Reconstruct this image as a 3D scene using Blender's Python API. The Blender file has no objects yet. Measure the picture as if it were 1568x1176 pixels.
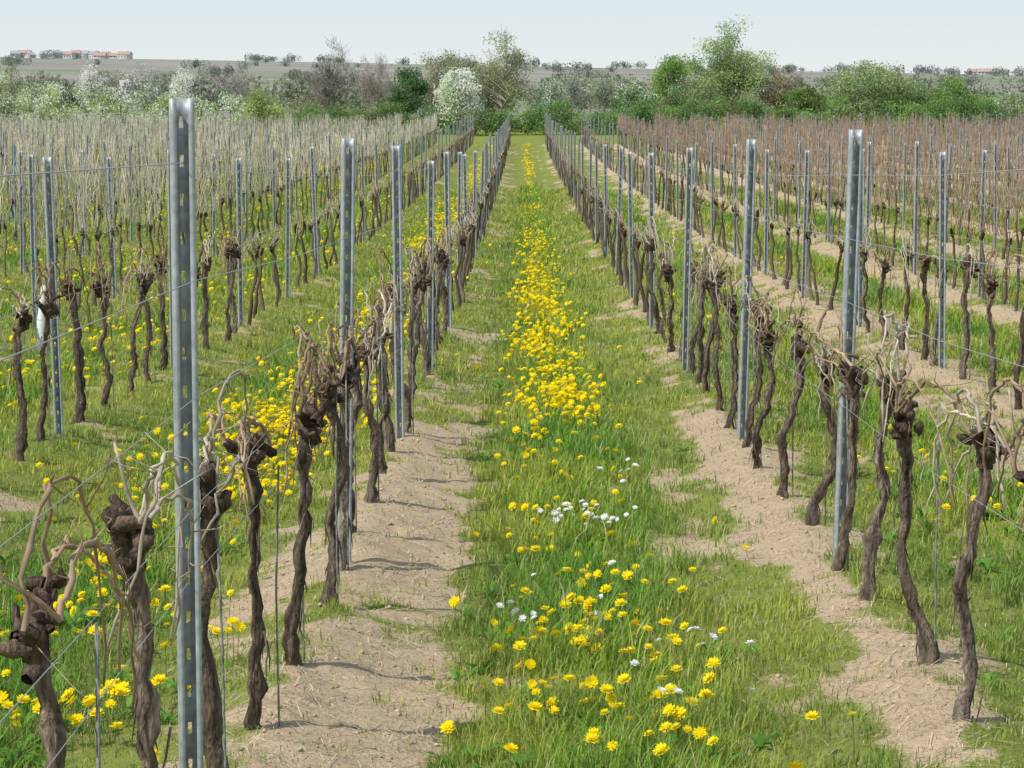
import bpy, math, numpy as np
from mathutils import Vector
rng=np.random.default_rng(7)
EYE=1.9
FPX=3800/1568
# ------------------------------------------------------------------ helpers
def hash2(ix,iy,seed):
    h=(ix.astype(np.int64)*374761393+iy.astype(np.int64)*668265263+seed*974634777)&0xffffffff
    h=((h^(h>>13))*1274126177)&0xffffffff
    h=h^(h>>16)
    return (h&0xffff)/65535.0
def vnoise(x,y,seed=0):
    xi=np.floor(x);yi=np.floor(y);fx=x-xi;fy=y-yi
    fx=fx*fx*(3-2*fx);fy=fy*fy*(3-2*fy)
    a=hash2(xi,yi,seed);b=hash2(xi+1,yi,seed);c=hash2(xi,yi+1,seed);d=hash2(xi+1,yi+1,seed)
    return (a*(1-fx)+b*fx)*(1-fy)+(c*(1-fx)+d*fx)*fy
def fbm(x,y,seed=0,o=4):
    s=0;a=.5;t=0
    for i in range(o):
        s=s+a*vnoise(x,y,seed+i*17);t+=a;x=x*2.03+5.1;y=y*2.03+3.7;a*=.5
    return s/t
def sstep(a,b,x):
    t=np.clip((x-a)/(b-a),0,1);return t*t*(3-2*t)
TD=[-60,0,5.5,10.2,15,20,24,30,38,47,58,71,85,100,120,142,200,500,900]
TZ=[1.3,1.68,1.88,2.10,2.27,2.45,2.58,2.75,2.94,3.12,3.3,3.5,3.67,3.82,3.97,4.1,4.3,4.6,4.6]
ROW0=-0.75;SP=2.06;YEND=142.
def G(x,y):
    x=np.asarray(x,float);y=np.asarray(y,float)
    z=EYE-np.interp(y,TD,TZ)
    A=np.clip(9-x*.019,-2,21)
    z=z+sstep(420,2000,y)*A*(1+.12*(vnoise(x/130,y/400,3)-.5))-sstep(2100,5000,y)*40
    return z
def rowdist(x):
    u=np.mod(x-ROW0,SP);return np.minimum(u,SP-u),u,np.floor((x-ROW0)/SP)
def Gs(x,y):   # surface incl. small relief
    du,u,k=rowdist(x)
    infield=(1-sstep(YEND-1,YEND+2,y))
    z=G(x,y)+infield*(0.07*np.exp(-(du/.24)**2)-.02*np.exp(-((du-.55)/.2)**2))
    near=1-sstep(30,45,y)
    z=z+near*((fbm(x*5,y*5,11,3)-.5)*.055+(fbm(x*22,y*22,12,2)-.5)*.022)
    return z
def soil(x,y):
    du,u,k=rowdist(x)
    s=.42*(1-sstep(.15,.40,du))+.32*np.exp(-((du-.5)/.2)**2)+.02
    s=s*(1-.35*sstep(14,34,y))
    far=sstep(11,26,y)
    c0=(k==0)
    sl=.74*(1-sstep(.40,.68,u))*(1-.56*far)
    sr=.76*sstep(1.66,1.92,u)*(1-.55*far)+.26*np.exp(-((u-1.5)/.15)**2)
    s=np.where(c0,np.maximum(sl,sr)+.03,s)
    lf=(k==-1)
    s=np.where(lf,.45*sstep(1.45,1.85,u)*(1-.5*far)+.25*(1-sstep(.2,.5,u))+.03,s)
    s=np.where(k<=-2,s*.5,s)
    s=np.where(k==1,.40*np.exp(-(du/.3)**2)+.33*sstep(.9,1.6,u)+.08,s)
    s=np.where(k>=2,.46*(1-sstep(.3,.75,du))+.25,s)
    n=fbm(x*1.7,y*.9,21,4)
    n2=fbm(x*7,y*6,25,3)
    s=sstep(.20,.82,s+(n-.5)*1.35+(n2-.5)*1.0)
    s=s*(1-sstep(YEND-3,YEND+1,y))
    return s
class MB:
    def __init__(s): s.V=[];s.C=[];s.Q=[];s.T=[];s.MQ=[];s.MT=[];s.n=0
    def add(s,V,Q=None,T=None,C=(.5,.5,.5),mat=0):
        V=np.asarray(V,float).reshape(-1,3);n=len(V)
        C=np.asarray(C,float)
        if C.ndim==1: C=np.tile(C,(n,1))
        s.V.append(V);s.C.append(C)
        if Q is not None and len(Q):
            Q=np.asarray(Q,np.int64);s.Q.append(Q+s.n);s.MQ.append(np.full(len(Q),mat) if np.isscalar(mat) else mat)
        if T is not None and len(T):
            T=np.asarray(T,np.int64);s.T.append(T+s.n);s.MT.append(np.full(len(T),mat))
        s.n+=n
    def arr(s):
        V=np.concatenate(s.V);C=np.concatenate(s.C)
        Q=np.concatenate(s.Q) if s.Q else np.zeros((0,4),np.int64)
        T=np.concatenate(s.T) if s.T else np.zeros((0,3),np.int64)
        MQ=np.concatenate(s.MQ) if s.MQ else np.zeros(0,int)
        MT=np.concatenate(s.MT) if s.MT else np.zeros(0,int)
        return V,C,Q,T,MQ,MT
    def addarr(s,a,V=None,cs=1.):
        V0,C,Q,T,MQ,MT=a
        if V is None: V=V0
        s.V.append(V);s.C.append(C*cs);s.Q.append(Q+s.n);s.T.append(T+s.n);s.MQ.append(MQ);s.MT.append(MT);s.n+=len(V)
    def build(s,name,mats,smooth=False,loc=None,mesh_only=False):
        V,C,Q,T,MQ,MT=s.arr()
        me=bpy.data.meshes.new(name)
        me.vertices.add(len(V));me.vertices.foreach_set('co',V.astype(np.float32).ravel())
        nl=len(Q)*4+len(T)*3
        me.loops.add(nl);me.loops.foreach_set('vertex_index',np.concatenate([Q.ravel(),T.ravel()]).astype(np.int32))
        me.polygons.add(len(Q)+len(T))
        me.polygons.foreach_set('loop_start',np.concatenate([np.arange(len(Q))*4,len(Q)*4+np.arange(len(T))*3]).astype(np.int32))
        me.polygons.foreach_set('material_index',np.concatenate([MQ,MT]).astype(np.int32))
        if smooth: me.polygons.foreach_set('use_smooth',np.ones(len(Q)+len(T),bool))
        at=me.attributes.new('Col','FLOAT_COLOR','POINT')
        at.data.foreach_set('color',np.concatenate([C,np.ones((len(C),1))],1).astype(np.float32).ravel())
        for m in mats: me.materials.append(m)
        me.update(calc_edges=True)
        if mesh_only: return me
        ob=bpy.data.objects.new(name,me);bpy.context.scene.collection.objects.link(ob)
        if loc is not None: ob.location=loc
        return ob
def tube(mb,P,R,sides=6,C=(.1,.1,.1),mat=0,rough=0,cap=True,r=rng,ridge=0,cvar=0):
    P=np.asarray(P,float);n=len(P);R=np.broadcast_to(np.asarray(R,float),(n,))
    t=np.gradient(P,axis=0);t/=np.linalg.norm(t,axis=1,keepdims=True)+1e-9
    ref=np.array([1.,0,0]) if abs(t[:,0]).mean()<.7 else np.array([0,1.,0])
    u=np.cross(t,ref);u/=np.linalg.norm(u,axis=1,keepdims=True)+1e-9
    v=np.cross(t,u)
    a=np.arange(sides)/sides*2*np.pi
    RR=R[:,None]*np.ones(sides)
    if rough: RR=RR*(1+rough*(r.random((n,sides))-.5)+rough*.6*(r.random(sides)-.5))
    fac=np.ones((n,sides))
    if ridge:
        ph=r.random(3)*6.3;tw=r.normal()*.35;ii=np.arange(n)[:,None]
        prof=np.sin(2*a+ph[0]+ii*tw)*.5+np.sin(4*a+ph[1]+ii*tw*1.5)*.6+np.sin(3*a+ph[2]-ii*.2)*.3
        RR=RR*(1+ridge*prof);fac=1+.5*np.clip(prof,-1,1)
    V=P[:,None]+RR[...,None]*(np.cos(a)[None,:,None]*u[:,None]+np.sin(a)[None,:,None]*v[:,None])
    i=np.arange(n-1)[:,None]*sides;j=np.arange(sides)[None];k=(j+1)%sides
    Q=np.stack([i+j,i+k,i+sides+k,i+sides+j],-1).reshape(-1,4)
    V=V.reshape(-1,3)
    T=None
    if cvar or ridge:
        C=np.asarray(C)*(fac.reshape(-1,1)*(1+cvar*(r.random((n*sides,1))-.5)*2))
    if cap:
        V=np.vstack([V,P[-1]+t[-1]*R[-1]*.4]);b=(n-1)*sides
        T=np.stack([b+np.arange(sides),b+(np.arange(sides)+1)%sides,np.full(sides,n*sides)],-1)
        if cvar or ridge: C=np.vstack([C,C[-1:]])
    mb.add(V,Q,T,C,mat)
def bez(p0,p1,p2,p3,n):
    t=np.linspace(0,1,n)[:,None];p0,p1,p2,p3=map(lambda q:np.asarray(q,float),(p0,p1,p2,p3))
    return (1-t)**3*p0+3*(1-t)**2*t*p1+3*(1-t)*t*t*p2+t**3*p3
# ------------------------------------------------------------------ materials
def mat(name):
    m=bpy.data.materials.new(name);m.use_nodes=True
    nt=m.node_tree;nt.nodes.clear();return m,nt
def N(nt,t,**k):
    n=nt.nodes.new(t)
    for a,b in k.items(): setattr(n,a,b)
    return n
def colmat(name,rough=.8,var=0,scale=30,bump=0,trans=0,spec=.2,metal=0,bscale=None):
    m,nt=mat(name);L=nt.links.new
    at=N(nt,'ShaderNodeAttribute',attribute_name='Col');colout=at.outputs['Color']
    tc=N(nt,'ShaderNodeTexCoord')
    if var:
        no=N(nt,'ShaderNodeTexNoise');no.inputs['Scale'].default_value=scale;no.inputs['Detail'].default_value=3
        mpv=N(nt,'ShaderNodeMapping');mpv.inputs['Scale'].default_value=(1,1,.3 if bump else 1);L(tc.outputs['Object'],mpv.inputs[0]);L(mpv.outputs[0],no.inputs['Vector'])
        mr=N(nt,'ShaderNodeMapRange');mr.inputs[1].default_value=.3;mr.inputs[2].default_value=.7;mr.inputs[3].default_value=1-var;mr.inputs[4].default_value=1+var
        L(no.outputs[0],mr.inputs[0])
        vm=N(nt,'ShaderNodeVectorMath',operation='SCALE');L(at.outputs['Color'],vm.inputs[0]);L(mr.outputs[0],vm.inputs['Scale']);colout=vm.outputs[0]
    if spec>0:
        b=N(nt,'ShaderNodeBsdfPrincipled');b.inputs['Roughness'].default_value=rough;b.inputs['Specular IOR Level'].default_value=spec;b.inputs['Metallic'].default_value=metal
        L(colout,b.inputs['Base Color'])
    else:
        b=N(nt,'ShaderNodeBsdfDiffuse');L(colout,b.inputs[0])
    if bump:
        n2=N(nt,'ShaderNodeTexNoise');n2.inputs['Scale'].default_value=bscale or scale;n2.inputs['Detail'].default_value=4
        mp=N(nt,'ShaderNodeMapping');mp.inputs['Scale'].default_value=(1,1,.2);L(tc.outputs['Object'],mp.inputs[0]);L(mp.outputs[0],n2.inputs['Vector'])
        bp=N(nt,'ShaderNodeBump');bp.inputs['Strength'].default_value=bump;bp.inputs['Distance'].default_value=.015
        L(n2.outputs[0],bp.inputs['Height']);L(bp.outputs[0],b.inputs['Normal'])
    out=N(nt,'ShaderNodeOutputMaterial')
    if trans:
        tr=N(nt,'ShaderNodeBsdfTranslucent');L(colout,tr.inputs[0])
        mx=N(nt,'ShaderNodeMixShader');mx.inputs[0].default_value=trans
        L(b.outputs[0],mx.inputs[1]);L(tr.outputs[0],mx.inputs[2]);L(mx.outputs[0],out.inputs[0])
    else: L(b.outputs[0],out.inputs[0])
    return m
M_grass=colmat('grass_blades',trans=.38,spec=.15,rough=.6)
M_leaf=colmat('leaves',trans=.42,spec=0)
M_bark=colmat('vine_bark',rough=.9,var=.5,scale=110,bump=1.0,bscale=120,spec=.1)
M_cane=colmat('vine_cane',var=.3,scale=25,spec=.12,rough=.65)
M_canefar=colmat('vine_cane_far',spec=0)
M_barkfar=colmat('vine_bark_far',spec=0)
M_tbark=colmat('tree_bark',spec=0)
M_petal=colmat('petals',trans=.25,spec=0)
M_gen=colmat('painted',rough=.7,var=.08,scale=6)
M_straw=colmat('straw',spec=0)
M_clod=colmat('soil_clod',spec=0)
M_wire=colmat('wire_steel',rough=.45,metal=.3)
def steel():
    m,nt=mat('galvanized_steel');L=nt.links.new
    tc=N(nt,'ShaderNodeTexCoord')
    n=N(nt,'ShaderNodeTexNoise');n.inputs['Scale'].default_value=45;n.inputs['Detail'].default_value=4;L(tc.outputs['Object'],n.inputs['Vector'])
    mps=N(nt,'ShaderNodeMapping');mps.inputs['Scale'].default_value=(14,14,1.4);L(tc.outputs['Object'],mps.inputs[0])
    n2=N(nt,'ShaderNodeTexNoise');n2.inputs['Scale'].default_value=3;n2.inputs['Detail'].default_value=3;L(mps.outputs[0],n2.inputs['Vector'])
    ad=N(nt,'ShaderNodeMath',operation='ADD');L(n.outputs[0],ad.inputs[0]);L(n2.outputs[0],ad.inputs[1])
    cr=N(nt,'ShaderNodeMapRange');cr.inputs[1].default_value=.65;cr.inputs[2].default_value=1.35;L(ad.outputs[0],cr.inputs[0])
    mx=N(nt,'ShaderNodeMix',data_type='RGBA');mx.inputs[6].default_value=(.24,.26,.275,1);mx.inputs[7].default_value=(.54,.575,.60,1)
    L(cr.outputs[0],mx.inputs[0])
    b=N(nt,'ShaderNodeBsdfPrincipled');b.inputs['Metallic'].default_value=.25;b.inputs['Roughness'].default_value=.5
    L(mx.outputs[2],b.inputs['Base Color']);o=N(nt,'ShaderNodeOutputMaterial');L(b.outputs[0],o.inputs[0]);return m
M_steel=steel()
def groundmat():
    m,nt=mat('vineyard_ground');L=nt.links.new
    at=N(nt,'ShaderNodeAttribute',attribute_name='Col')  # R soil, B far
    sp=N(nt,'ShaderNodeSeparateColor');L(at.outputs['Color'],sp.inputs[0])
    geo=N(nt,'ShaderNodeNewGeometry')
    def noise(sc,det=5,vec=None,rough=.5):
        n=N(nt,'ShaderNodeTexNoise');n.inputs['Scale'].default_value=sc;n.inputs['Detail'].default_value=det;n.inputs['Roughness'].default_value=rough
        L(vec or geo.outputs['Position'],n.inputs['Vector']);return n.outputs[0]
    def mix(f,a,b):
        x=N(nt,'ShaderNodeMix',data_type='RGBA')
        if isinstance(f,float): x.inputs[0].default_value=f
        else: L(f,x.inputs[0])
        for i,c in ((6,a),(7,b)):
            if isinstance(c,tuple): x.inputs[i].default_value=(*c,1)
            else: L(c,x.inputs[i])
        return x.outputs[2]
    def rng_(v,a,b,c=0.,d=1.):
        x=N(nt,'ShaderNodeMapRange');x.inputs[1].default_value=a;x.inputs[2].default_value=b;x.inputs[3].default_value=c;x.inputs[4].default_value=d;L(v,x.inputs[0]);return x.outputs[0]
    def math_(op,a,b):
        x=N(nt,'ShaderNodeMath',operation=op)
        for i,c in enumerate((a,b)):
            if isinstance(c,(int,float)): x.inputs[i].default_value=c
            else: L(c,x.inputs[i])
        return x.outputs[0]
    fine=noise(75,4,rough=.7);mid=noise(9,3);big=noise(.9,2)
    soilc=mix(rng_(fine,.25,.62),(.30,.225,.15),(.60,.465,.315))
    soilc=mix(rng_(mid,.35,.7,0,.5),soilc,(.40,.30,.205))
    grc=mix(rng_(fine,.3,.7),(.09,.13,.025),(.25,.29,.065))
    grc=mix(rng_(big,.35,.65),grc,mix(rng_(mid,.3,.7),(.28,.29,.085),(.16,.22,.04)))
    grc=mix(rng_(mid,.48,.75,0,.55),grc,(.38,.33,.17))
    f=math_('ADD',sp.outputs[0],math_('MULTIPLY',math_('SUBTRACT',fine,.5),1.2))
    f=math_('ADD',f,math_('MULTIPLY',math_('SUBTRACT',mid,.5),.7))
    near=mix(rng_(f,.32,.68),grc,soilc)
    mp=N(nt,'ShaderNodeMapping');mp.inputs['Scale'].default_value=(.008,.016,0);L(geo.outputs['Position'],mp.inputs[0])
    vo=N(nt,'ShaderNodeTexVoronoi');vo.inputs['Scale'].default_value=1;L(mp.outputs[0],vo.inputs['Vector'])
    sc2=N(nt,'ShaderNodeSeparateColor');L(vo.outputs['Color'],sc2.inputs[0])
    fc=mix(rng_(sc2.outputs[0],.5,.6),(.27,.235,.215),(.19,.24,.12))
    fc=mix(rng_(sc2.outputs[1],.7,.72),fc,(.34,.29,.26))
    mp2=N(nt,'ShaderNodeMapping');mp2.inputs['Scale'].default_value=(.02,.2,0);L(geo.outputs['Position'],mp2.inputs[0])
    fn=noise(1.0,3,mp2.outputs[0])
    fc=mix(rng_(fn,.35,.7,0,.6),fc,(.17,.175,.145))
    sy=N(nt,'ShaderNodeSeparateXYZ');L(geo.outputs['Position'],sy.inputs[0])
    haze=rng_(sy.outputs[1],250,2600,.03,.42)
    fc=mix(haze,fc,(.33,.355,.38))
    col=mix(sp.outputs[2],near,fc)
    b=N(nt,'ShaderNodeBsdfDiffuse')
    L(col,b.inputs[0])
    bp=N(nt,'ShaderNodeBump');bp.inputs['Strength'].default_value=.7;bp.inputs['Distance'].default_value=.022;L(fine,bp.inputs['Height']);L(bp.outputs[0],b.inputs['Normal'])
    o=N(nt,'ShaderNodeOutputMaterial');L(b.outputs[0],o.inputs[0]);return m
M_ground=groundmat()
# ------------------------------------------------------------------ ground
ys=[-60,-30,-12,-4,0,2,3.5];y=4.
while y<6000: ys.append(y);y+=max(.04,.006*y) if y<170 else .03*y
ys=np.array(ys+[7000.,9000.])
xp=[0.]
x=0.
while x<6000:
    x+=.04 if x<3.5 else (.12 if x<36 else .06*x);xp.append(x)
xp=np.array(xp);xs=np.concatenate([-xp[:0:-1],xp])
X,Y=np.meshgrid(xs,ys)
Z=Gs(X,Y)
S=soil(X,Y)
far=sstep(175,240,Y)
ny,nx=X.shape
i=(np.arange(ny-1)[:,None]*nx+np.arange(nx-1)[None]).ravel()
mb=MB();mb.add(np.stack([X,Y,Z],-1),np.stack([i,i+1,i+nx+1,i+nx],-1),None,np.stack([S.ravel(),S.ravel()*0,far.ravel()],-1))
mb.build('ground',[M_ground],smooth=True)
# ------------------------------------------------------------------ grass
def alleycenter(x):
    u=np.mod(x-ROW0,SP);return np.exp(-((u-SP/2)/.38)**2)
def blades(n,d0,d1,p,hs,seed,wmul=1.):
    r=np.random.default_rng(seed)
    t=r.random(n)
    q=2-p
    d=(d0**q+t*(d1**q-d0**q))**(1/q)
    x=(r.random(n)*2-1)*(.235*d+1.0)
    s=soil(x,d)
    ac=alleycenter(x)
    k=np.floor((x-ROW0)/SP)
    tuft=fbm(x*6,d*5,31,3)
    clump=fbm(x*14,d*12,35,2)
    keep=r.random(n)<np.clip((1-s)**1.1*(.45+.55*sstep(.35,.6,tuft))*(.6+.6*sstep(.35,.6,clump))+.06+.12*(clump>.66),0,1)
    x,d,s,ac,k,tuft,clump=[a[keep] for a in (x,d,s,ac,k,tuft,clump)];n=len(x)
    lush=ac*sstep(.3,.6,fbm(x*1.3,d*.8,41,3))
    lush=np.where(k==0,np.maximum(lush,ac*.8),lush)
    h=(.018+.030*sstep(.4,.7,tuft)+.066*lush*(.5+1.0*sstep(.35,.7,clump)))*(.45+1.0*r.random(n))*hs*(1+d/60)
    h*=1-.45*s
    w=(.0012+.0009*r.random(n))*(d/7)**.8*wmul*(1+.35*lush)
    a=r.random(n)*2*np.pi;l=h*(.25+.8*r.random(n))
    z=Gs(x,d)-.003
    B=np.stack([x,d,z],-1);pd=np.stack([-np.sin(a),np.cos(a),a*0],-1);ld=np.stack([np.cos(a),np.sin(a),a*0],-1)
    up=np.array([0,0,1.])
    b0=B-pd*w[:,None];b1=B+pd*w[:,None]
    m=B+up*(h*.6)[:,None]+ld*(l*.3)[:,None]
    m0=m-pd*(w*.75)[:,None];m1=m+pd*(w*.75)[:,None]
    tp=B+up*h[:,None]+ld*l[:,None]
    V=np.stack([b0,b1,m1,m0,tp],1).reshape(-1,3)
    o=np.arange(n)*5
    Q=np.stack([o,o+1,o+2,o+3],-1);T=np.stack([o+3,o+2,o+4],-1)
    yel=sstep(.36,.60,fbm(x*1.1+9,d*.9,51,3))
    rr=r.random((n,1))
    c=np.array([.18,.33,.045])*(1-yel[:,None])+np.array([.40,.46,.065])*yel[:,None]
    c=c*(1-.35*lush[:,None])+np.array([.13,.33,.045])*.35*lush[:,None]
    pale=np.clip((1-ac)*.7,0,1)[:,None]
    c=c*(1-pale*.5)+np.array([.40,.40,.12])*pale*.5
    dry=(r.random((n,1))<(.07+.16*s[:,None]));c=np.where(dry,np.array([.53,.45,.26]),c)
    c=c*(.6+.75*rr)
    mb=MB();mb.add(V,Q,T,np.repeat(c,5,0));return mb
g=blades(820000,5.2,75,1.6,1.0,1)
g.build('grass',[M_grass])
def rosettes(n,seed):
    r=np.random.default_rng(seed)
    d=5.5*(30/5.5)**r.random(n);x=(r.random(n)*2-1)*(.235*d+.8)
    ac=alleycenter(x);s=soil(x,d)
    keep=(r.random(n)<(.05+.95*ac))&(s<.25)
    x=x[keep];d=d[keep];mb=MB()
    nl=8;n=len(x)
    X=np.repeat(x,nl);D=np.repeat(d,nl);a=(np.tile(np.arange(nl)/nl*2*np.pi,n)+r.random(n*nl)*.8)
    Ln=(.05+.05*r.random(n*nl));W=.006+.006*r.random(n*nl)
    B=np.stack([X,D,Gs(X,D)+.004],-1);ld=np.stack([np.cos(a),np.sin(a),a*0],-1);pd=np.stack([-np.sin(a),np.cos(a),a*0],-1)
    el=.3+.7*r.random(n*nl)
    P=[]
    for f,wf,zf in ((0,.25,0),(.35,.8,.30),(.7,1.,.42),(1.,.12,.30)):
        c=B+ld*(Ln*f)[:,None]+np.array([0,0,1.])*(Ln*zf*el*1.8)[:,None]
        P+= [c-pd*(W*wf)[:,None],c+pd*(W*wf)[:,None]]
    V=np.stack(P,1).reshape(-1,3);o=np.arange(n*nl)*8
    Q=np.concatenate([np.stack([o+2*i,o+2*i+1,o+2*i+3,o+2*i+2],-1) for i in range(3)])
    c=np.array([.13,.29,.05])*(.6+.9*r.random((n*nl,1)))
    mb.add(V,Q,None,np.repeat(c,8,0));return mb
rosettes(2600,5).build('dandelion_leaves',[M_leaf])
def straw(n,seed):
    r=np.random.default_rng(seed)
    d=5.5*(32/5.5)**r.random(n);x=(r.random(n)*2-1)*(.235*d+.6)
    s=soil(x,d);keep=r.random(n)<(.15+.7*s);x=x[keep];d=d[keep];n=len(x)
    a=r.random(n)*np.pi;L=.02+.08*r.random(n)**2;W=.0011*(d/7)**.7
    ld=np.stack([np.cos(a),np.sin(a),a*0],-1);pd=np.stack([-np.sin(a),np.cos(a),a*0],-1)
    p0=np.stack([x,d,Gs(x,d)+.005],-1);x2=x+ld[:,0]*L;d2=d+ld[:,1]*L
    p1=np.stack([x2,d2,Gs(x2,d2)+.006+.012*r.random(n)],-1)
    V=np.stack([p0-pd*W[:,None],p0+pd*W[:,None],p1+pd*W[:,None],p1-pd*W[:,None]],1).reshape(-1,3)
    o=np.arange(n)*4;c=np.array([.56,.46,.32])*(.25+.9*r.random((n,1)))
    mb=MB();mb.add(V,np.stack([o,o+1,o+2,o+3],-1),None,np.repeat(c,4,0));return mb
straw(44000,6).build('straw_litter',[M_straw])
def clods(n,seed):
    r=np.random.default_rng(seed)
    d=5.5*(30/5.5)**r.random(n);x=(r.random(n)*2-1)*(.235*d+.6)
    s=soil(x,d);keep=r.random(n)<s**1.5;x=x[keep];d=d[keep];n=len(x)
    oc=np.array([[1,0,0],[-1,0,0],[0,1,0],[0,-1,0],[0,0,1],[0,0,-1]],float)
    f=np.array([[0,2,4],[2,1,4],[1,3,4],[3,0,4],[2,0,5],[1,2,5],[3,1,5],[0,3,5]])
    sz=(.0025+.012*r.random(n)**4)*(d/8)**.3
    an=r.random(n)*6.3
    V=oc[None]*(1+.5*(r.random((n,6,1))-.5))*sz[:,None,None]*np.array([1,1,.55])
    V=V+.25*sz[:,None,None]*(r.random((n,6,3))-.5)
    ca,sa=np.cos(an)[:,None],np.sin(an)[:,None]
    Vx=V[...,0]*ca-V[...,1]*sa;Vy=V[...,0]*sa+V[...,1]*ca
    V=np.stack([Vx,Vy,V[...,2]],-1)+np.stack([x,d,Gs(x,d)+.001],-1)[:,None]
    T=(f[None]+(np.arange(n)*6)[:,None,None]).reshape(-1,3)
    c=np.array([.46,.36,.25])*(.7+.5*r.random((n,1)))
    mb=MB();mb.add(V.reshape(-1,3),None,T,np.repeat(c,6,0));return mb
clods(24000,8).build('soil_clods',[M_clod])
# ------------------------------------------------------------------ flowers
def headarr(kind,np_,seed):
    r=np.random.default_rng(seed);mb=MB()
    col=np.array([.92,.73,.015]) if kind=='d' else np.array([.85,.86,.86])
    layers=((.021,.0,.004),(.017,.004,.0075),(.010,.008,.003)) if kind=='d' else ((.016,.0,.005),(.011,.004,.005))
    for R,z,rise in layers:
        m=np_ if R>.011 else max(5,np_//2)
        for q in range(m):
            a=q/m*2*np.pi+r.random()*.3;b=a+2*np.pi/m*.95;rr=R*(.85+.3*r.random())
            c=(a+b)/2
            mb.add([[0,0,z],[rr*.75*np.cos(a),rr*.75*np.sin(a),z+rise*.7],[rr*np.cos(c),rr*np.sin(c),z+rise],[rr*.75*np.cos(b),rr*.75*np.sin(b),z+rise*.7]],[[0,1,2,3]],None,col*(.8+.3*r.random()) )
    return mb.arr()
HD=[headarr('d',14,i) for i in range(4)];HL=[headarr('d',6,i) for i in range(3)];HW=[headarr('w',9,i) for i in range(2)]
pts=[]
def cl(n,x,d,sx,sd,kind='d'):
    for _ in range(n): pts.append((x+rng.normal()*sx,d+rng.normal()*sd,kind))
cl(46,.24,8.5,.13,.30);cl(22,.42,7.2,.13,.22);cl(18,.10,7.5,.1,.3);cl(26,.26,9.1,.18,.4);cl(8,.5,8.3,.06,.3)
cl(18,.06,11.3,.10,.35);cl(10,.35,11.5,.1,.3);cl(26,.22,13.4,.2,.7);cl(16,.05,14.8,.10,.5);cl(10,.4,6.8,.12,.2);cl(12,.2,10.2,.2,.4)
cl(30,.30,11.4,.12,.16,'w');cl(12,.5,8.9,.15,.5,'w');cl(8,.05,9.,.12,.4,'w');cl(8,.55,13.3,.1,.3,'w');cl(7,.45,7.5,.1,.3,'w')
def band(n,d0,d1,cx,sx,thr=.45,seed=1,pw=1.):
    d=d0*(d1/d0)**(rng.random(n)**pw);x=cx+rng.normal(size=n)*sx
    k=fbm(x*1.5,d*.45,70+seed,2)>thr
    for a,b in zip(x[k],d[k]): pts.append((a,b,'d'))
band(1500,15.5,45,.22,.135,.34,1);band(600,16,32,.22,.16,.28,2);band(900,42,140,.25,.12,.46,3)
cl(50,.1,30,.12,1.8);cl(40,.30,42,.1,2)
band(1100,7,17,-1.55,.30,.40,4);band(1300,14,60,-1.55,.24,.34,5);band(1500,40,140,-1.68,.26,.36,6)
cl(75,-1.68,9.1,.25,.5);cl(120,-1.5,12.6,.25,.9);cl(120,-1.38,17,.2,1.6);cl(90,-1.35,22,.2,2)
for k in range(2,14):
    cx=ROW0-SP*k+SP/2
    band(1000 if k<6 else 450,max(8,4.4*abs(cx)),130,cx,.38,.43,10+k)
band(130,9,60,2.3,.4,.42,30);band(60,60,140,2.3,.3,.45,31);band(160,22,90,4.4,.4,.5,32)
for _ in range(300):
    d=6*(60/6)**rng.random();x=(rng.random()*2-1)*.23*d
    if x<1 : pts.append((x,d,'d'))
fd,fw=MB(),MB()
SS=soil(np.array([p[0] for p in pts]),np.array([p[1] for p in pts]))
for (x,d,k),so_ in zip(pts,SS):
    du=rowdist(np.array(x))[0]
    if k=='d' and du<.18 and d<20: continue
    if d>YEND or so_>.45: continue
    h=.05+.08*rng.random() if abs(x)<1.2 else .045+.08*rng.random()
    z=float(Gs(np.array([x]),np.array([d]))[0])
    src=(HD if d<16 else HL) if k=='d' else HW
    a=src[rng.integers(len(src))];sc=(.68+.5*rng.random())*(1.06 if d<14 else 1.06+d/160)
    V=a[0]*sc
    th=rng.random()*6.28;V=np.stack([V[:,0]*np.cos(th)-V[:,1]*np.sin(th),V[:,0]*np.sin(th)+V[:,1]*np.cos(th),V[:,2]],-1)
    tl=rng.normal()*.4+.15
    tx=rng.normal()*.35-.15
    V=np.stack([V[:,0],V[:,1]*np.cos(tl)-V[:,2]*np.sin(tl),V[:,1]*np.sin(tl)+V[:,2]*np.cos(tl)],-1)
    V=np.stack([V[:,0]*np.cos(tx)+V[:,2]*np.sin(tx),V[:,1],-V[:,0]*np.sin(tx)+V[:,2]*np.cos(tx)],-1)
    top=np.array([x,d,z+h*(1.1 if d<14 else 1.25)])
    (fd if k=='d' else fw).addarr(a,V+top)
    if d<16:
        bx=x+rng.normal()*.015;by=d+rng.normal()*.015
        tube(fd if k=='d' else fw,[[bx,by,z-.01],[(bx+x)/2,(by+d)/2-.003,z+h*.5],top],.0014,3,(.22,.25,.09),0,cap=False)
fd.build('dandelion_flowers',[M_petal]);fw.build('white_flowers',[M_petal])
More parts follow.
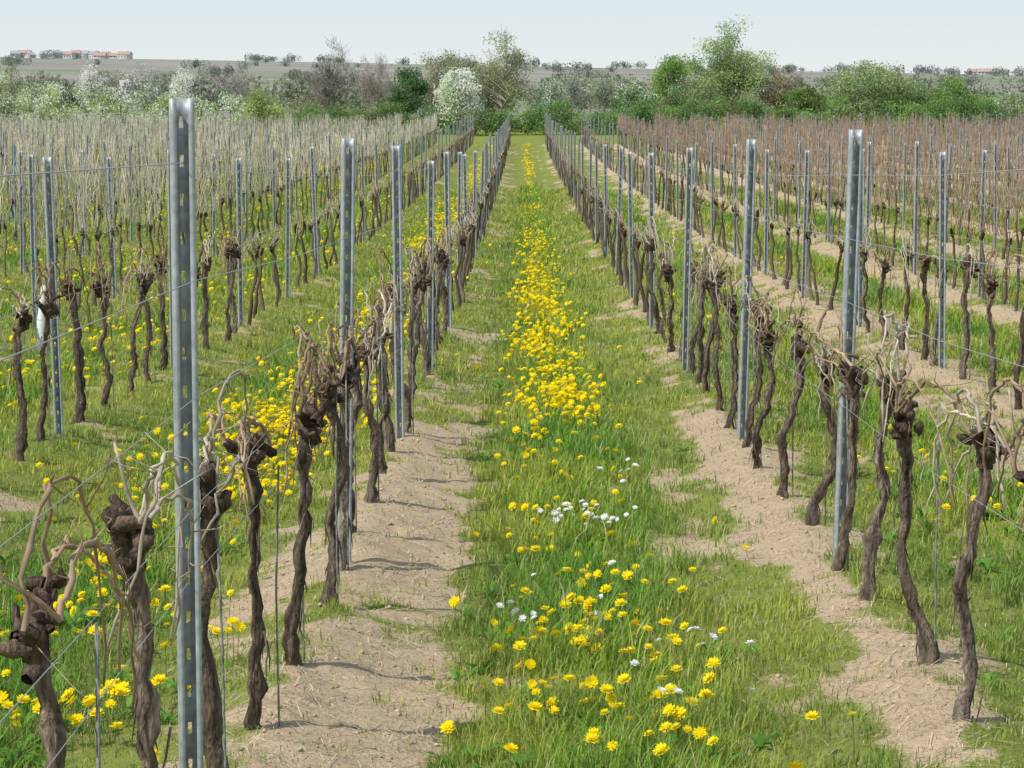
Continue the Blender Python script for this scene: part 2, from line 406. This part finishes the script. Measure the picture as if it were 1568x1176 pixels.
# ------------------------------------------------------------------ posts
def post_mesh(h=1.76,detail=True):
    w,dp=.025,.016
    prof=[(-w+.012,-dp),(-w,-dp),(-w,0),(-w,dp),(-.0045,dp),(.0045,dp),(w,dp),(w,0),(w,-dp),(w-.012,-dp)]
    if not detail: prof=[(-w+.012,-dp),(-w,-dp),(-w,dp),(w,dp),(w,-dp),(w-.012,-dp)]
    n=len(prof);zz=[-.35]
    if detail:
        z=.12
        while z<h-.06: zz+=[z,z+.026];z+=.083
    zz.append(h);zz=np.array(zz)
    V=np.array([[a,b,z] for z in zz for a,b in prof])
    mb=MB();Q=[]
    for k in range(len(zz)-1):
        hole=detail and (k%2==1) and k<len(zz)-1
        for j in range(n-1):
            if hole and j==4: continue
            a=k*n+j;Q.append([a,a+1,a+n+1,a+n])
    mb.add(V,Q);me=mb.build('vineyard_post_mesh',[M_steel],mesh_only=True);return me,mb
pm,pmb=post_mesh();_,pml=post_mesh(detail=False)
PML=pml.arr()
def add_post(x,y,h=None,rz=None,lean=(0,0)):
    o=bpy.data.objects.new('vineyard_post',pm);bpy.context.scene.collection.objects.link(o)
    o.location=(x,y,float(G(x,y)))
    o.rotation_euler=(lean[0],lean[1],rng.normal()*.15 if rz is None else rz)
    if h: o.scale=(1,1,h)
    m=o.modifiers.new('thick','SOLIDIFY');m.thickness=.0022
    return o
PY=[5.5,10.25,14.9]+[19.8+4.83*i for i in range(26) if 19.8+4.83*i<YEND]
for k in range(-17,19):
    x=ROW0+SP*k
    tall=(k<=-2 or k>=3)
    pr=MB();cnt=0
    for i,y in enumerate(PY):
        if abs(x)>.235*y+3.: continue
        jx=rng.normal()*.012
        hh=(1.0 if k<=0 else 1.04)+rng.normal()*.02
        if y<40 and abs(k)<4:
            if k==0 and i==0: add_post(x-.005,y,1.035,.22,(.0,.002))
            elif k==-1 and i==2: add_post(x,y,1.0,.3,(0,-.02))
            elif k==1 and i in (1,2): add_post(x+.015,y-.05,1.06,.2,(0,.022))
            elif k==0 and i==1: add_post(x+.005,y-.05,1.04,.25,(0,.018))
            else: add_post(x+jx,y,hh,lean=(rng.normal()*.012,rng.normal()*.016))
        else:
            V=PML[0]*np.array([1,1,hh]);V[:,0]+=V[:,2]*rng.normal()*.016
            pr.addarr(PML,V+np.array([x+jx,y,float(G(x,y))]));cnt+=1
    if cnt: pr.build('vineyard_post_row',[M_steel])
    wy=[-2.,1.]+[y for y in PY]+[YEND]
    wy=np.array(wy);wr=MB()
    if abs(k)<=6:
        wy=wy[wy>max(-3,abs(x)*3.3-8)]
        for hz,off in ((.74,.0),(.92,.024),(1.16,.024),(1.42,.024),(1.42,-.024),(1.68,0)):
            if not tall and hz==1.42 and off<0: continue
            yy=np.repeat(wy,2)[:-1].astype(float);yy[1::2]=(wy[:-1]+wy[1:])/2
            zz=G(np.full(len(yy),x),yy)+hz;zz[1::2]-=.012+.01*rng.random(len(zz[1::2]))
            P=np.stack([np.full(len(yy),x+off),yy,zz],-1)
            tube(wr,P,.0012,4,(.38,.40,.41),0,cap=False)
        wr.build('trellis_wires',[M_wire])
# ------------------------------------------------------------------ vines
TR=np.array([.155,.12,.092]);DK=np.array([.085,.06,.046])
def vine(seed,kind,lod=0,straight=1.,Hf=None):
    r=np.random.default_rng(seed);mb=MB()
    n=(26,7,4)[lod];sd=(12,5,3)[lod]
    H=.70+.15*r.random();lean=r.normal(size=2)*np.array([.03,.08])*straight
    if Hf: H=Hf
    z=np.linspace(-.05,H,n);t=z/H
    wob=np.cumsum(r.normal(size=(n,2))*(.0075,.015,.018)[lod],0);wob-=wob[0]
    wob+=(.014*np.sin(t*r.uniform(5,12)+r.random()*6))[:,None]*np.array([1,.8])
    b=r.normal()*.05
    P=np.stack([lean[0]*t+wob[:,0],lean[1]*t+wob[:,1]+b*np.sin(t*np.pi),z],-1)
    r0=.0138+.0065*r.random()
    R=r0*(1.15-.22*t+.6*np.exp(-np.clip(t,0,1)*9))*(1+.40*(r.random(n)-.5))
    if lod==0:
        for kn in r.integers(4,n-3,3): R[kn]*=1.28;R[kn+1]*=1.12
        R[-4:]*=1.25
    R[-1]*=1.25
    c=TR*(.65+.5*r.random())*np.array([1,1,.95+.1*r.random()])
    tube(mb,P,R,sd,c,0,rough=.26 if lod<2 else .15,r=r,ridge=.20 if lod==0 else 0,cvar=.38 if lod==0 else 0)
    hd=P[-1]
    arms=[]
    for q in range((5,2,1)[lod]):
        s=(-1)**q
        e=hd+np.array([r.normal()*.025,s*(.03+.09*r.random()),-.01+.08*r.random()])
        m=(hd+e)/2+r.normal(size=3)*.014
        PP=np.array([hd-[0,0,.05],hd*.5+m*.5-[0,0,.01],m,m*.5+e*.5+r.normal(size=3)*.006,e]) if lod==0 else np.array([hd-[0,0,.05],m,e])
        tube(mb,PP,np.linspace(r0*1.3,r0*.8,len(PP)),max(4,sd-4),DK*(.8+.7*r.random()),0,rough=.8 if lod==0 else .4,r=r,cvar=.4 if lod==0 else 0);arms.append(e)
    if lod<1:
        for q in range(13):
            a=hd+r.normal(size=3)*np.array([.017,.05,.035]);e=a+r.normal(size=3)*np.array([.022,.025,.012])+[0,0,.015+.02*r.random()]
            rr=.006+.008*r.random()
            tube(mb,[a,(a+e)/2,e],[rr*1.1,rr*1.35,rr],6,DK*(.9+.9*r.random()),0,rough=.8,r=r,cvar=.4)
        for q in range(20):
            tt=r.integers(1,n-2);a=P[tt]+np.array([r.normal(),r.normal(),0])*r0*.8;e=a+np.array([r.normal()*.014,r.normal()*.014,-.04-.09*r.random()])
            tube(mb,[a,(a+e)/2+r.normal(size=3)*.005,e],[.0035,.003,.001],3,TR*(1.1+.9*r.random()),0,r=r)
        for q in range(5):
            a=hd+r.normal(size=3)*.02;e=a+np.array([r.normal()*.05,r.normal()*.06,-.06*r.random()])
            tube(mb,bez(a,a+r.normal(size=3)*.05,e+r.normal(size=3)*.04,e,7),.0013,3,(.34,.27,.19),1,r=r)
    if kind=='pruned':
        nc=r.integers(3,6) if lod==0 else (r.integers(2,4) if lod==1 else 2)
        cc0=np.array([.31,.22,.145])*(.7+.6*r.random())
        if r.random()<.5: cc0=np.array([.48,.41,.315])*(.8+.3*r.random())
        for q in range(nc):
            cc=cc0*(.7+.5*r.random())
            s=1 if r.random()<.5 else -1;st=arms[q%len(arms)]
            rise=.05+.22*r.random();run=.20+.38*r.random();dx=r.normal()*.05
            p3=np.array([r.normal()*.02,s*run+st[1],.55+.20*r.random()])
            C=bez(st,st+[dx,s*.02,rise*1.35],[dx*1.6,st[1]+s*run*.8,hd[2]+rise*1.5],p3,(20,8,5)[lod])
            C[1:-1]+=r.normal(size=C[1:-1].shape)*(.005,.008,.01)[lod]
            RR=np.linspace(.0056,.0028,len(C))*(.75+.4*r.random())
            if lod==0: RR=RR*(1+.45*(np.arange(len(C))%3==0))
            else: RR=RR*1.25
            tube(mb,C,RR,(6,4,3)[lod],cc,1,r=r)
            if lod==0:
                for w in range(6):
                    j=r.integers(3,18);e=C[j]+r.normal(size=3)*.045+[0,0,.015]
                    tube(mb,[C[j],(C[j]+e)/2+r.normal(size=3)*.014,e],[.0022,.0015,.0009],3,cc*.95,1,r=r)
        for q in range((2,2,1)[lod]):
            st=arms[q%len(arms)];e=st+np.array([r.normal()*.05,r.normal()*.10,.04+.16*r.random()])
            tube(mb,[st,st*.6+e*.4+r.normal(size=3)*.014,st*.25+e*.75+r.normal(size=3)*.014,e],[.0056,.0046,.0038,.003],(6,4,3)[lod],cc0*.9,1,r=r)
    else:
        nc=(13,11,9)[lod]
        base=np.array([.56,.51,.39]) if kind=='pale' else np.array([.40,.285,.215])
        for q in range(nc):
            yy=r.uniform(-.52,.52);x0=r.normal()*.02
            st=np.array([x0,yy*.8+hd[1]*.3,H+.02+.06*r.random()])
            top=H+(.45+.50*r.random())
            e=np.array([r.normal()*.07,yy+r.normal()*.10,top])
            C=bez(st,st+[r.normal()*.05,r.normal()*.05,.3],e+[r.normal()*.06,r.normal()*.06,-.35],e,(10,6,4)[lod])
            C[1:-1]+=r.normal(size=C[1:-1].shape)*.008
            tube(mb,C,np.linspace(.0046,.0026,len(C))*(1,1.15,1.5)[lod],(5,3,3)[lod],base*(.5+.8*r.random())*np.array([1,.95+.1*r.random(),.9+.2*r.random()]),1,r=r)
            if r.random()<.6:
                j=len(C)//2;e2=C[j]+np.array([r.normal()*.08,r.normal()*.12,.10+.15*r.random()])
                tube(mb,[C[j],(C[j]+e2)/2+r.normal(size=3)*.01,e2],.0022*(1,1.2,1.6)[lod],3,base*.9,1,r=r)
        tube(mb,[[hd[0],-.5,.80],[hd[0],-.2,.83],hd,[hd[0],.25,.84],[hd[0],.5,.79]],.006,4,base*.6,1,r=r)
    return mb
VAR={}
for kind in ('pruned','pale','red'):
    for lod in (0,1,2): VAR[kind,lod]=[vine(1000*lod+i+{'pruned':0,'pale':300,'red':600}[kind],kind,lod).arr() for i in range((10,12,10)[lod])]
LV=[3.98,4.98,6.02,7.0,7.95,9.1,9.95]
RV=[5.2,6.2,7.1,7.95,9.2,9.95,11.3]
vs=0
for k in range(-17,19):
    x=ROW0+SP*k
    kind='pruned' if -1<=k<=2 else ('pale' if k<0 else 'red')
    L0=LV if k==0 else (RV if k==1 else [4.2+.1*abs(k)+1.02*i for i in range(6)])
    yy=list(L0);y=yy[-1]
    while y<YEND-1: y+=1.03;yy.append(y)
    row=MB();nr=0
    for y in yy:
        if abs(x)>.235*y+2.6: continue
        jit=.0 if (y<10 and k in (0,1)) else 1.
        yj=y+rng.normal()*.06*jit;xj=x+rng.normal()*.02*(.4+.6*jit);z=float(Gs(np.array([xj]),np.array([yj]))[0])
        if jit and any(abs(yj-p)<.14 for p in PY): yj+=.25
        if rng.random()<.03 and y>14: continue
        if y<24 and -1<=k<=2:
            vs+=1
            b=vine(5000+vs,kind,0,straight=.5 if not jit else 1.,Hf=.84 if (k==0 and y<5.5) else (.80 if not jit else None))
            if rng.random()<.7:
                jx=rng.normal()*.015
                tube(b,[[.035+jx,.02,-.1],[.03+jx,.02,.4],[.03+jx*1.5,.02,.72+.15*rng.random()]],.0035,6,(.25,.25,.24),0)
            b.build('grapevine',[M_bark,M_cane],smooth=True,loc=(xj,yj,z))
        else:
            lod=0 if (y<22) else (1 if y<50 else 2)
            a=VAR[kind,lod][rng.integers(len(VAR[kind,lod]))]
            V=a[0].copy()
            if rng.random()<.5: V[:,:2]*=-1
            V[:,2]*=.95+.1*rng.random()
            row.addarr(a,V+np.array([xj,yj,z]),.8+.4*rng.random());nr+=1
    if nr: row.build('grapevine_row',[M_barkfar,M_canefar])
mb=MB();P=np.array([[0,0,0],[.012,0,.3],[.055,0,.62]]);tube(mb,P,[.046,.046,.044],14,(.8,.81,.8),0,cap=False)
tube(mb,P,[.042,.042,.04],14,(.5,.5,.5),0,cap=False);tube(mb,[[.07,0,-.05],[.075,0,.5],[.1,0,.9]],.005,6,(.2,.15,.1),0)
yg=22.3;xg=-4.35;mb.build('white_vine_guard',[M_gen],smooth=True,loc=(xg,yg,float(G(xg,yg))))
# ------------------------------------------------------------------ trees
def leafquads(mb,Cn,size,col,r,mat=1,cv=.3):
    n=len(Cn);a=r.normal(size=(n,3));a/=np.linalg.norm(a,axis=1,keepdims=True)
    b=np.cross(a,r.normal(size=(n,3)));b/=np.linalg.norm(b,axis=1,keepdims=True)
    s=size*(.6+.8*r.random((n,1)))
    V=np.stack([Cn-a*s,Cn-b*s*.55,Cn+a*s,Cn+b*s*.55],1).reshape(-1,3)
    o=np.arange(n)*4
    c=np.asarray(col)*(1-cv+2*cv*r.random((n,1)))
    mb.add(V,np.stack([o,o+1,o+2,o+3],-1),None,np.repeat(c,4,0),mat)
HZ=np.array([.34,.40,.40])   # aerial haze colour, painted into tree leaf, bark and hedge leaf colours
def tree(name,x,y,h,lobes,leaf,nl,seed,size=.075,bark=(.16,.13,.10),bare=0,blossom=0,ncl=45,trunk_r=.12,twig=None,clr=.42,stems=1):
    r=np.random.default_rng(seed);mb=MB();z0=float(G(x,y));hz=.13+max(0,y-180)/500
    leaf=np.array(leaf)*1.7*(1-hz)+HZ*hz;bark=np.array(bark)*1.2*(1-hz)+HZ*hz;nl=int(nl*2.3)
    vol=np.array([l[2]**2*l[3] for l in lobes]);vol=vol/vol.sum()
    zt=max(l[1] for l in lobes)
    top=np.array([lobes[0][0],0,zt])
    trunks=[]
    for s in range(stems):
        n=9;t=np.linspace(0,1,n)[:,None];off=r.normal(size=2)*(.5 if stems>1 else .08)
        P=np.array([[0,0,-.2]])*(1-t)+(top+[off[0]*2,off[1]*2,0])*t+np.cumsum(r.normal(size=(n,3))*[.05,.05,0],0)*(h/8)
        tube(mb,P,np.linspace(trunk_r,trunk_r*.25,n)*(.7 if stems>1 else 1),7,bark,0,rough=.2,r=r);trunks.append(P)
    for c in range(ncl):
        l=lobes[r.choice(len(lobes),p=vol)]
        while True:
            q=r.uniform(-1,1,3)
            if q@q<1 and (q@q>.15 or r.random()<.4): break
        C=np.array([l[0]+q[0]*l[2],q[1]*l[2]*.9,l[1]+q[2]*l[3]])*(1+.05*r.normal())
        P=trunks[r.integers(len(trunks))]
        j=int(np.clip((C[2]*.62/max(zt,.1))*len(P),1,len(P)-2));s0=P[j]
        mid=(s0+C)/2+np.array([0,0,.12*abs(C[0]-s0[0])])+r.normal(size=3)*.1
        tube(mb,bez(s0,s0*.6+mid*.4,mid,C,6),np.linspace(trunk_r*.3,.012,6),4,bark,0,r=r)
        bright=.65+.7*r.random()
        if bare or twig:
            for w in range(bare or twig):
                dr=r.normal(size=3);dr[2]=abs(dr[2])*1.1+.25;dr/=np.linalg.norm(dr);ln=(.35+.5*r.random())*h/7
                st=C+r.normal(size=3)*.22*h/7
                tube(mb,[st,st+dr*ln*.5+r.normal(size=3)*.05,st+dr*ln],[.014,.010,.006],3,np.array(bark)*(.8+.7*r.random()),0,cap=False,r=r)
        m=int(nl/ncl*(.4+1.2*r.random()))
        if m:
            rad=clr*(.7+.6*r.random())*np.array([1,1,.75])
            pc=C+np.clip(r.normal(size=(m,3)),-1.9,1.9)*rad
            if blossom:
                kb=r.random(m)<blossom*(.4+1.1*r.random())
                leafquads(mb,pc[kb],size*1.0,(.88,.88,.83),r,cv=.08);leafquads(mb,pc[~kb],size,np.array(leaf)*bright,r)
            else: 
                col=np.array(leaf)*bright*np.array([.9+.3*r.random(),1,.9+.2*r.random()])
                leafquads(mb,pc,size,col,r)
    ob=mb.build(name,[M_tbark,M_leaf],loc=(x,y,z0));return ob
def tpos(px,d): return (px-800)/3800*d
def zz_(py,d,x=0): return EYE+(110-py)/3800*d-float(G(x,d))
def T(name,px,pytop,w,d,leaf,nl,seed,shape='round',**k):
    x=tpos(px,d);h=zz_(pytop,d,x)*.97;W=w/3800*d/2*.9
    if shape=='round': lobes=[(0,h*.62,W*.8,h*.32),(-W*.45,h*.45,W*.55,h*.25),(W*.45,h*.5,W*.5,h*.27)]
    elif shape=='tall': lobes=[(0,h*.66,W*.7,h*.28),(W*.35,h*.42,W*.6,h*.25),(-W*.4,h*.5,W*.5,h*.22)]
    elif shape=='bush': lobes=[(0,h*.48,W,h*.42),(W*.5,h*.4,W*.5,h*.3),(-W*.5,h*.35,W*.6,h*.3)]
    elif shape=='big': lobes=[(0,h*.74,W*.62,h*.20),(-W*.35,h*.5,W*.6,h*.2),(W*.4,h*.52,W*.55,h*.24),(0,h*.36,W*.75,h*.2)]
    return tree(name,x,d,h,lobes,leaf,nl,seed,**k)
OL=(.20,.22,.10)
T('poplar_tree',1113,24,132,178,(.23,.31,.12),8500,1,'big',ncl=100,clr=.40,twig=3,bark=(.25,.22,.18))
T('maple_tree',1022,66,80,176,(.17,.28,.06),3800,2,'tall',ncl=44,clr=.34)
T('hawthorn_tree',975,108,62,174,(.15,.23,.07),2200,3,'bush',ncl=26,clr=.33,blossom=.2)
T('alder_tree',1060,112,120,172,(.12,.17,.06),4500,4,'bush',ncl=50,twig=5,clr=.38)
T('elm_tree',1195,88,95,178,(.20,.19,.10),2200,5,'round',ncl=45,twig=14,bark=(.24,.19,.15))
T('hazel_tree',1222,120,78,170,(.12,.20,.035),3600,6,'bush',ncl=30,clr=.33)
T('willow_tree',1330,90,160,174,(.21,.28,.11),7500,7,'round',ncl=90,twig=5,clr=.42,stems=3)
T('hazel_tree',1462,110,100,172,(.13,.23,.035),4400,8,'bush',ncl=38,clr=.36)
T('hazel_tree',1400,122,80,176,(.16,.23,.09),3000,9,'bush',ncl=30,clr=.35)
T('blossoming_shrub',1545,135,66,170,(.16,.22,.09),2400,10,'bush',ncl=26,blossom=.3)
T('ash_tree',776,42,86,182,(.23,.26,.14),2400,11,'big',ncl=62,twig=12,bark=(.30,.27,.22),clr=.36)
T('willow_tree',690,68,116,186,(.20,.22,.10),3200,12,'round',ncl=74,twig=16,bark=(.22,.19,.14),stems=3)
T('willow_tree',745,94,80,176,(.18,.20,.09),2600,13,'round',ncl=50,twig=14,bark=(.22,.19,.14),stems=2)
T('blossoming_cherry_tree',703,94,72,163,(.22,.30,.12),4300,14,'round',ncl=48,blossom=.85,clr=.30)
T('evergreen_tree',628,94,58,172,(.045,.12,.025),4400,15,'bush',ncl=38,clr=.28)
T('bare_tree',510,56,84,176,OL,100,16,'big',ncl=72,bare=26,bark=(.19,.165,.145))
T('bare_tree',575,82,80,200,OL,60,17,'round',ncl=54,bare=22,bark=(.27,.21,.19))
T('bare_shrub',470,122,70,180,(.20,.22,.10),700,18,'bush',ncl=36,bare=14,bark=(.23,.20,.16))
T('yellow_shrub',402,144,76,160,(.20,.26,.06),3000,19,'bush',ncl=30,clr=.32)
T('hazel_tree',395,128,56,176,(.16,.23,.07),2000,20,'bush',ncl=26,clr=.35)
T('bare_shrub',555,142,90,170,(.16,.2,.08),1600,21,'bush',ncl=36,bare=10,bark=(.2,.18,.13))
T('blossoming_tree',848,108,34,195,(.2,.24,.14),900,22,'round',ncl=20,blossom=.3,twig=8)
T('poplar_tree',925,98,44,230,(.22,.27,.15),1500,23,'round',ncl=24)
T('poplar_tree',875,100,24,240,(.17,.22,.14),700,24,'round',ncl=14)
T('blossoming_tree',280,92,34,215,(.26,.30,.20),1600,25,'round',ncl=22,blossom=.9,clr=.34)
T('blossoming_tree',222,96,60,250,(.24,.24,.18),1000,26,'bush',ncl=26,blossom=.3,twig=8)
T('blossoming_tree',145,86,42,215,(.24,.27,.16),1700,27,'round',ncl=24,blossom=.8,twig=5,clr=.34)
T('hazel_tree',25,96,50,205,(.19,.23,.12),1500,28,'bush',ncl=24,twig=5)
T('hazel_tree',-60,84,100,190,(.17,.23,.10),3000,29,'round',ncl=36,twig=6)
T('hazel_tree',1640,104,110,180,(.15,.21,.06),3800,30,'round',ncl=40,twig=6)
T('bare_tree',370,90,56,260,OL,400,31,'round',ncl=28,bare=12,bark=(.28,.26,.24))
def hedge(name,px0,px1,top_fn,d,seed,cols,size=.07,blossom=None,dens=1100,depth=3.):
    r=np.random.default_rng(seed);mb=MB()
    x0,x1=tpos(px0,d),tpos(px1,d);nb=int((x1-x0)/.75)
    for i in range(nb):
        x=x0+(x1-x0)*(i+r.random())/nb;y=d+r.normal()*depth*.4
        px=800+x/d*3800
        h=max(1.,zz_(top_fn(px),d,x))*(.68+.36*r.random());z0=float(G(x,y))
        w=.6+.5*r.random()
        for s in range(3):
            e=np.array([x+r.normal()*w*.6,y+r.normal()*.4,z0+h*.85]);tube(mb,bez([x,y,z0-.1],[x,y,z0+h*.4],e-[0,0,.4],e,5),np.linspace(.04,.01,5),3,(.15,.12,.09),0,r=r)
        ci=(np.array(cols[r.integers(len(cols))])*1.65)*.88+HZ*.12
        for q in range(11):
            cz=z0+h*(.12+.8*r.random());cw=w*(1.1-.5*(cz-z0)/h)
            C=np.array([x+r.normal()*cw*.7,y+r.normal()*cw*.7,cz]);m=int(dens/11*(.5+r.random()))
            pc=C+np.clip(r.normal(size=(m,3)),-1.8,1.8)*[.30,.30,.20];br=.6+.7*r.random()
            if blossom:
                kb=r.random(m)<np.clip(blossom*(.1+1.7*r.random()),0,1)
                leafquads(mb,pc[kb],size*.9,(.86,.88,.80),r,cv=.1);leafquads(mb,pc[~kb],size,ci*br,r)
            else: leafquads(mb,pc,size,ci*br,r)
    mb.build(name,[M_tbark,M_leaf])
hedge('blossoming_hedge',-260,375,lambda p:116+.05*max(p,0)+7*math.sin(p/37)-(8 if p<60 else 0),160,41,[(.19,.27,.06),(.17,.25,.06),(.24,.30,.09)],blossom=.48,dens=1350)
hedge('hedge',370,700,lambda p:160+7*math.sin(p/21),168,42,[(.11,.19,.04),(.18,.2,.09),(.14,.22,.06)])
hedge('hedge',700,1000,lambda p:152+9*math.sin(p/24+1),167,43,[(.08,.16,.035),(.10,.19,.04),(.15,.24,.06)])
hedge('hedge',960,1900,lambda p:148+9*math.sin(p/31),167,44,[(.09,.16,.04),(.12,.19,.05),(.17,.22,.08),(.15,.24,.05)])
def distant(n,seed):
    r=np.random.default_rng(seed);mb=MB()
    for i in range(n):
        d=[300,430,640,900,1300,1750,1950][r.integers(7)]*(1+.05*r.normal());x=(r.random()*2-1)*.27*d
        if vnoise(np.array([x/(.02*d)]),np.array([float(int(d/150))]),5)[0]<.50: continue
        z0=float(G(x,d));h=(1.8+2.2*r.random())*(1+d/2000);w=h*(.9+1.8*r.random())
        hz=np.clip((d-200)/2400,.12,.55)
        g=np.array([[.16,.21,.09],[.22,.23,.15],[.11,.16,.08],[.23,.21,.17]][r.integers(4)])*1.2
        c=g*(1-hz)+np.array([.27,.32,.35])*hz  # distance haze blended into the crown and trunk colour
        m=420;q=r.normal(size=(m,3));q/=np.linalg.norm(q,axis=1,keepdims=True);q*=r.random((m,1))**.5
        lump=1+.25*np.sin(q[:,:1]*5+i)
        pc=np.array([x,d,z0+h*.38])+q*lump*[w*.6,w*.5,h*.5]
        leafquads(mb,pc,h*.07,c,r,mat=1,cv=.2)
        tube(mb,[[x,d,z0-.3],[x,d,z0+h*.5]],.12,4,c*.6,0)
    mb.build('distant_trees',[M_tbark,M_leaf])
distant(520,51)
def house(name,x,d,w,l,hw,hr,rz,wall,roof):
    mb=MB()
    a,b=w/2,l/2
    V=[[-a,-b,-1],[a,-b,-1],[a,b,-1],[-a,b,-1],[-a,-b,hw],[a,-b,hw],[a,b,hw],[-a,b,hw]]
    mb.add(V,[[0,1,5,4],[1,2,6,5],[2,3,7,6],[3,0,4,7]],None,wall)
    mb.add([[-a,-b,hw],[-a,b,hw],[-a,0,hw+hr],[a,-b,hw],[a,b,hw],[a,0,hw+hr]],None,[[0,2,1],[3,4,5]],wall)
    o=.4
    mb.add([[-a-o,-b-o,hw-.25],[a+o,-b-o,hw-.25],[a+o,0,hw+hr+.1],[-a-o,0,hw+hr+.1],[-a-o,b+o,hw-.25],[a+o,b+o,hw-.25]],[[0,1,2,3],[3,2,5,4]],None,roof)
    for fl in range(max(1,int(hw//2.8))):
        for q in np.arange(-a+1.4,a-1,2.4):
            z=1+2.8*fl if hw>2.4 else .6
            mb.add([[q-.5,-b-.03,z],[q+.5,-b-.03,z],[q+.5,-b-.03,z+1.1],[q-.5,-b-.03,z+1.1]],[[0,1,2,3]],None,(.2,.22,.25))
    mb.add([[a*.4,-.4,hw+hr*.5],[a*.4+.7,-.4,hw+hr*.5],[a*.4+.7,.3,hw+hr*.5],[a*.4,.3,hw+hr*.5],[a*.4,-.4,hw+hr+.5],[a*.4+.7,-.4,hw+hr+.5],[a*.4+.7,.3,hw+hr+.5],[a*.4,.3,hw+hr+.5]],[[0,1,5,4],[1,2,6,5],[2,3,7,6],[3,0,4,7],[4,5,6,7]],None,roof)
    ob=mb.build(name,[M_gen],loc=(x,d,float(G(x,d))));ob.rotation_euler=(0,0,rz)
rh=np.random.default_rng(9)  # village wall and roof colours below have distance haze painted in
for px in (30,44,52,75,90,104,112,122,133,140,150,158,168,182,196,-30,-55):
    d=1840+rh.random()*110
    house('village_house',tpos(px,d),d,6+4*rh.random(),6,2.4+1.8*rh.random(),1.9,rh.normal()*.4,(.56,.56,.56),(.44,.29,.25) if rh.random()<.7 else (.36,.35,.36))
for px in (1488,1500,1512,1530,1552,1590):
    d=1700+rh.random()*200
    house('village_house',tpos(px,d),d,6+4*rh.random(),6,2.2,1.8,rh.normal()*.4,(.50,.50,.50),(.42,.31,.28))
house('white_farmhouse',tpos(203,520),520,3.6,3,1.8,.9,.2,(.7,.7,.68),(.45,.43,.41))
house('field_hut',tpos(893,330),330,3.0,3,1.5,.8,.2,(.45,.38,.34),(.42,.38,.35))
# ------------------------------------------------------------------ light / sky
SE=math.radians(52);az=math.atan2(-.78,-.55)
sd=Vector((math.sin(az)*math.cos(SE),math.cos(az)*math.cos(SE),math.sin(SE)))
su=bpy.data.lights.new('sun','SUN');su.energy=4.1;su.angle=math.radians(.6);su.color=(1,.95,.86)
so=bpy.data.objects.new('sun',su);bpy.context.scene.collection.objects.link(so)
so.rotation_euler=(-sd).to_track_quat('-Z','Y').to_euler()
w=bpy.data.worlds.new('World');bpy.context.scene.world=w;w.use_nodes=True;nt=w.node_tree
bg=nt.nodes['Background'];sk=nt.nodes.new('ShaderNodeTexSky');sk.sky_type='NISHITA';sk.sun_disc=False
sk.sun_elevation=SE;sk.sun_rotation=az%(2*math.pi);sk.air_density=1.0;sk.dust_density=1.0;sk.ozone_density=1.5;sk.altitude=100
tc=nt.nodes.new('ShaderNodeTexCoord');sx=nt.nodes.new('ShaderNodeSeparateXYZ');nt.links.new(tc.outputs['Generated'],sx.inputs[0])
hz=nt.nodes.new('ShaderNodeMapRange');hz.inputs[1].default_value=-.005;hz.inputs[2].default_value=.045;nt.links.new(sx.outputs[2],hz.inputs[0])
hc=nt.nodes.new('ShaderNodeMix');hc.data_type='RGBA';hc.inputs[6].default_value=(6.05,6.25,6.2,1);hc.inputs[7].default_value=(4.7,5.65,6.15,1);nt.links.new(hz.outputs[0],hc.inputs[0])
hf=nt.nodes.new('ShaderNodeMapRange');hf.inputs[1].default_value=.02;hf.inputs[2].default_value=.6;hf.inputs[3].default_value=.95;hf.inputs[4].default_value=.40;nt.links.new(sx.outputs[2],hf.inputs[0])
mx=nt.nodes.new('ShaderNodeMix');mx.data_type='RGBA';nt.links.new(hf.outputs[0],mx.inputs[0]);nt.links.new(sk.outputs[0],mx.inputs[6]);nt.links.new(hc.outputs[2],mx.inputs[7])
nt.links.new(mx.outputs[2],bg.inputs[0]);bg.inputs[1].default_value=.14
# ------------------------------------------------------------------ camera
cam=bpy.data.cameras.new('camera');co=bpy.data.objects.new('camera',cam);bpy.context.scene.collection.objects.link(co)
cam.sensor_width=36;cam.lens=36*FPX;cam.clip_end=20000;cam.clip_start=.1
co.location=(0,0,EYE);co.rotation_euler=(math.radians(90-7.17),0,math.radians(.24))
s=bpy.context.scene;s.camera=co
s.view_settings.view_transform='Standard';s.view_settings.look='None';s.view_settings.exposure=0
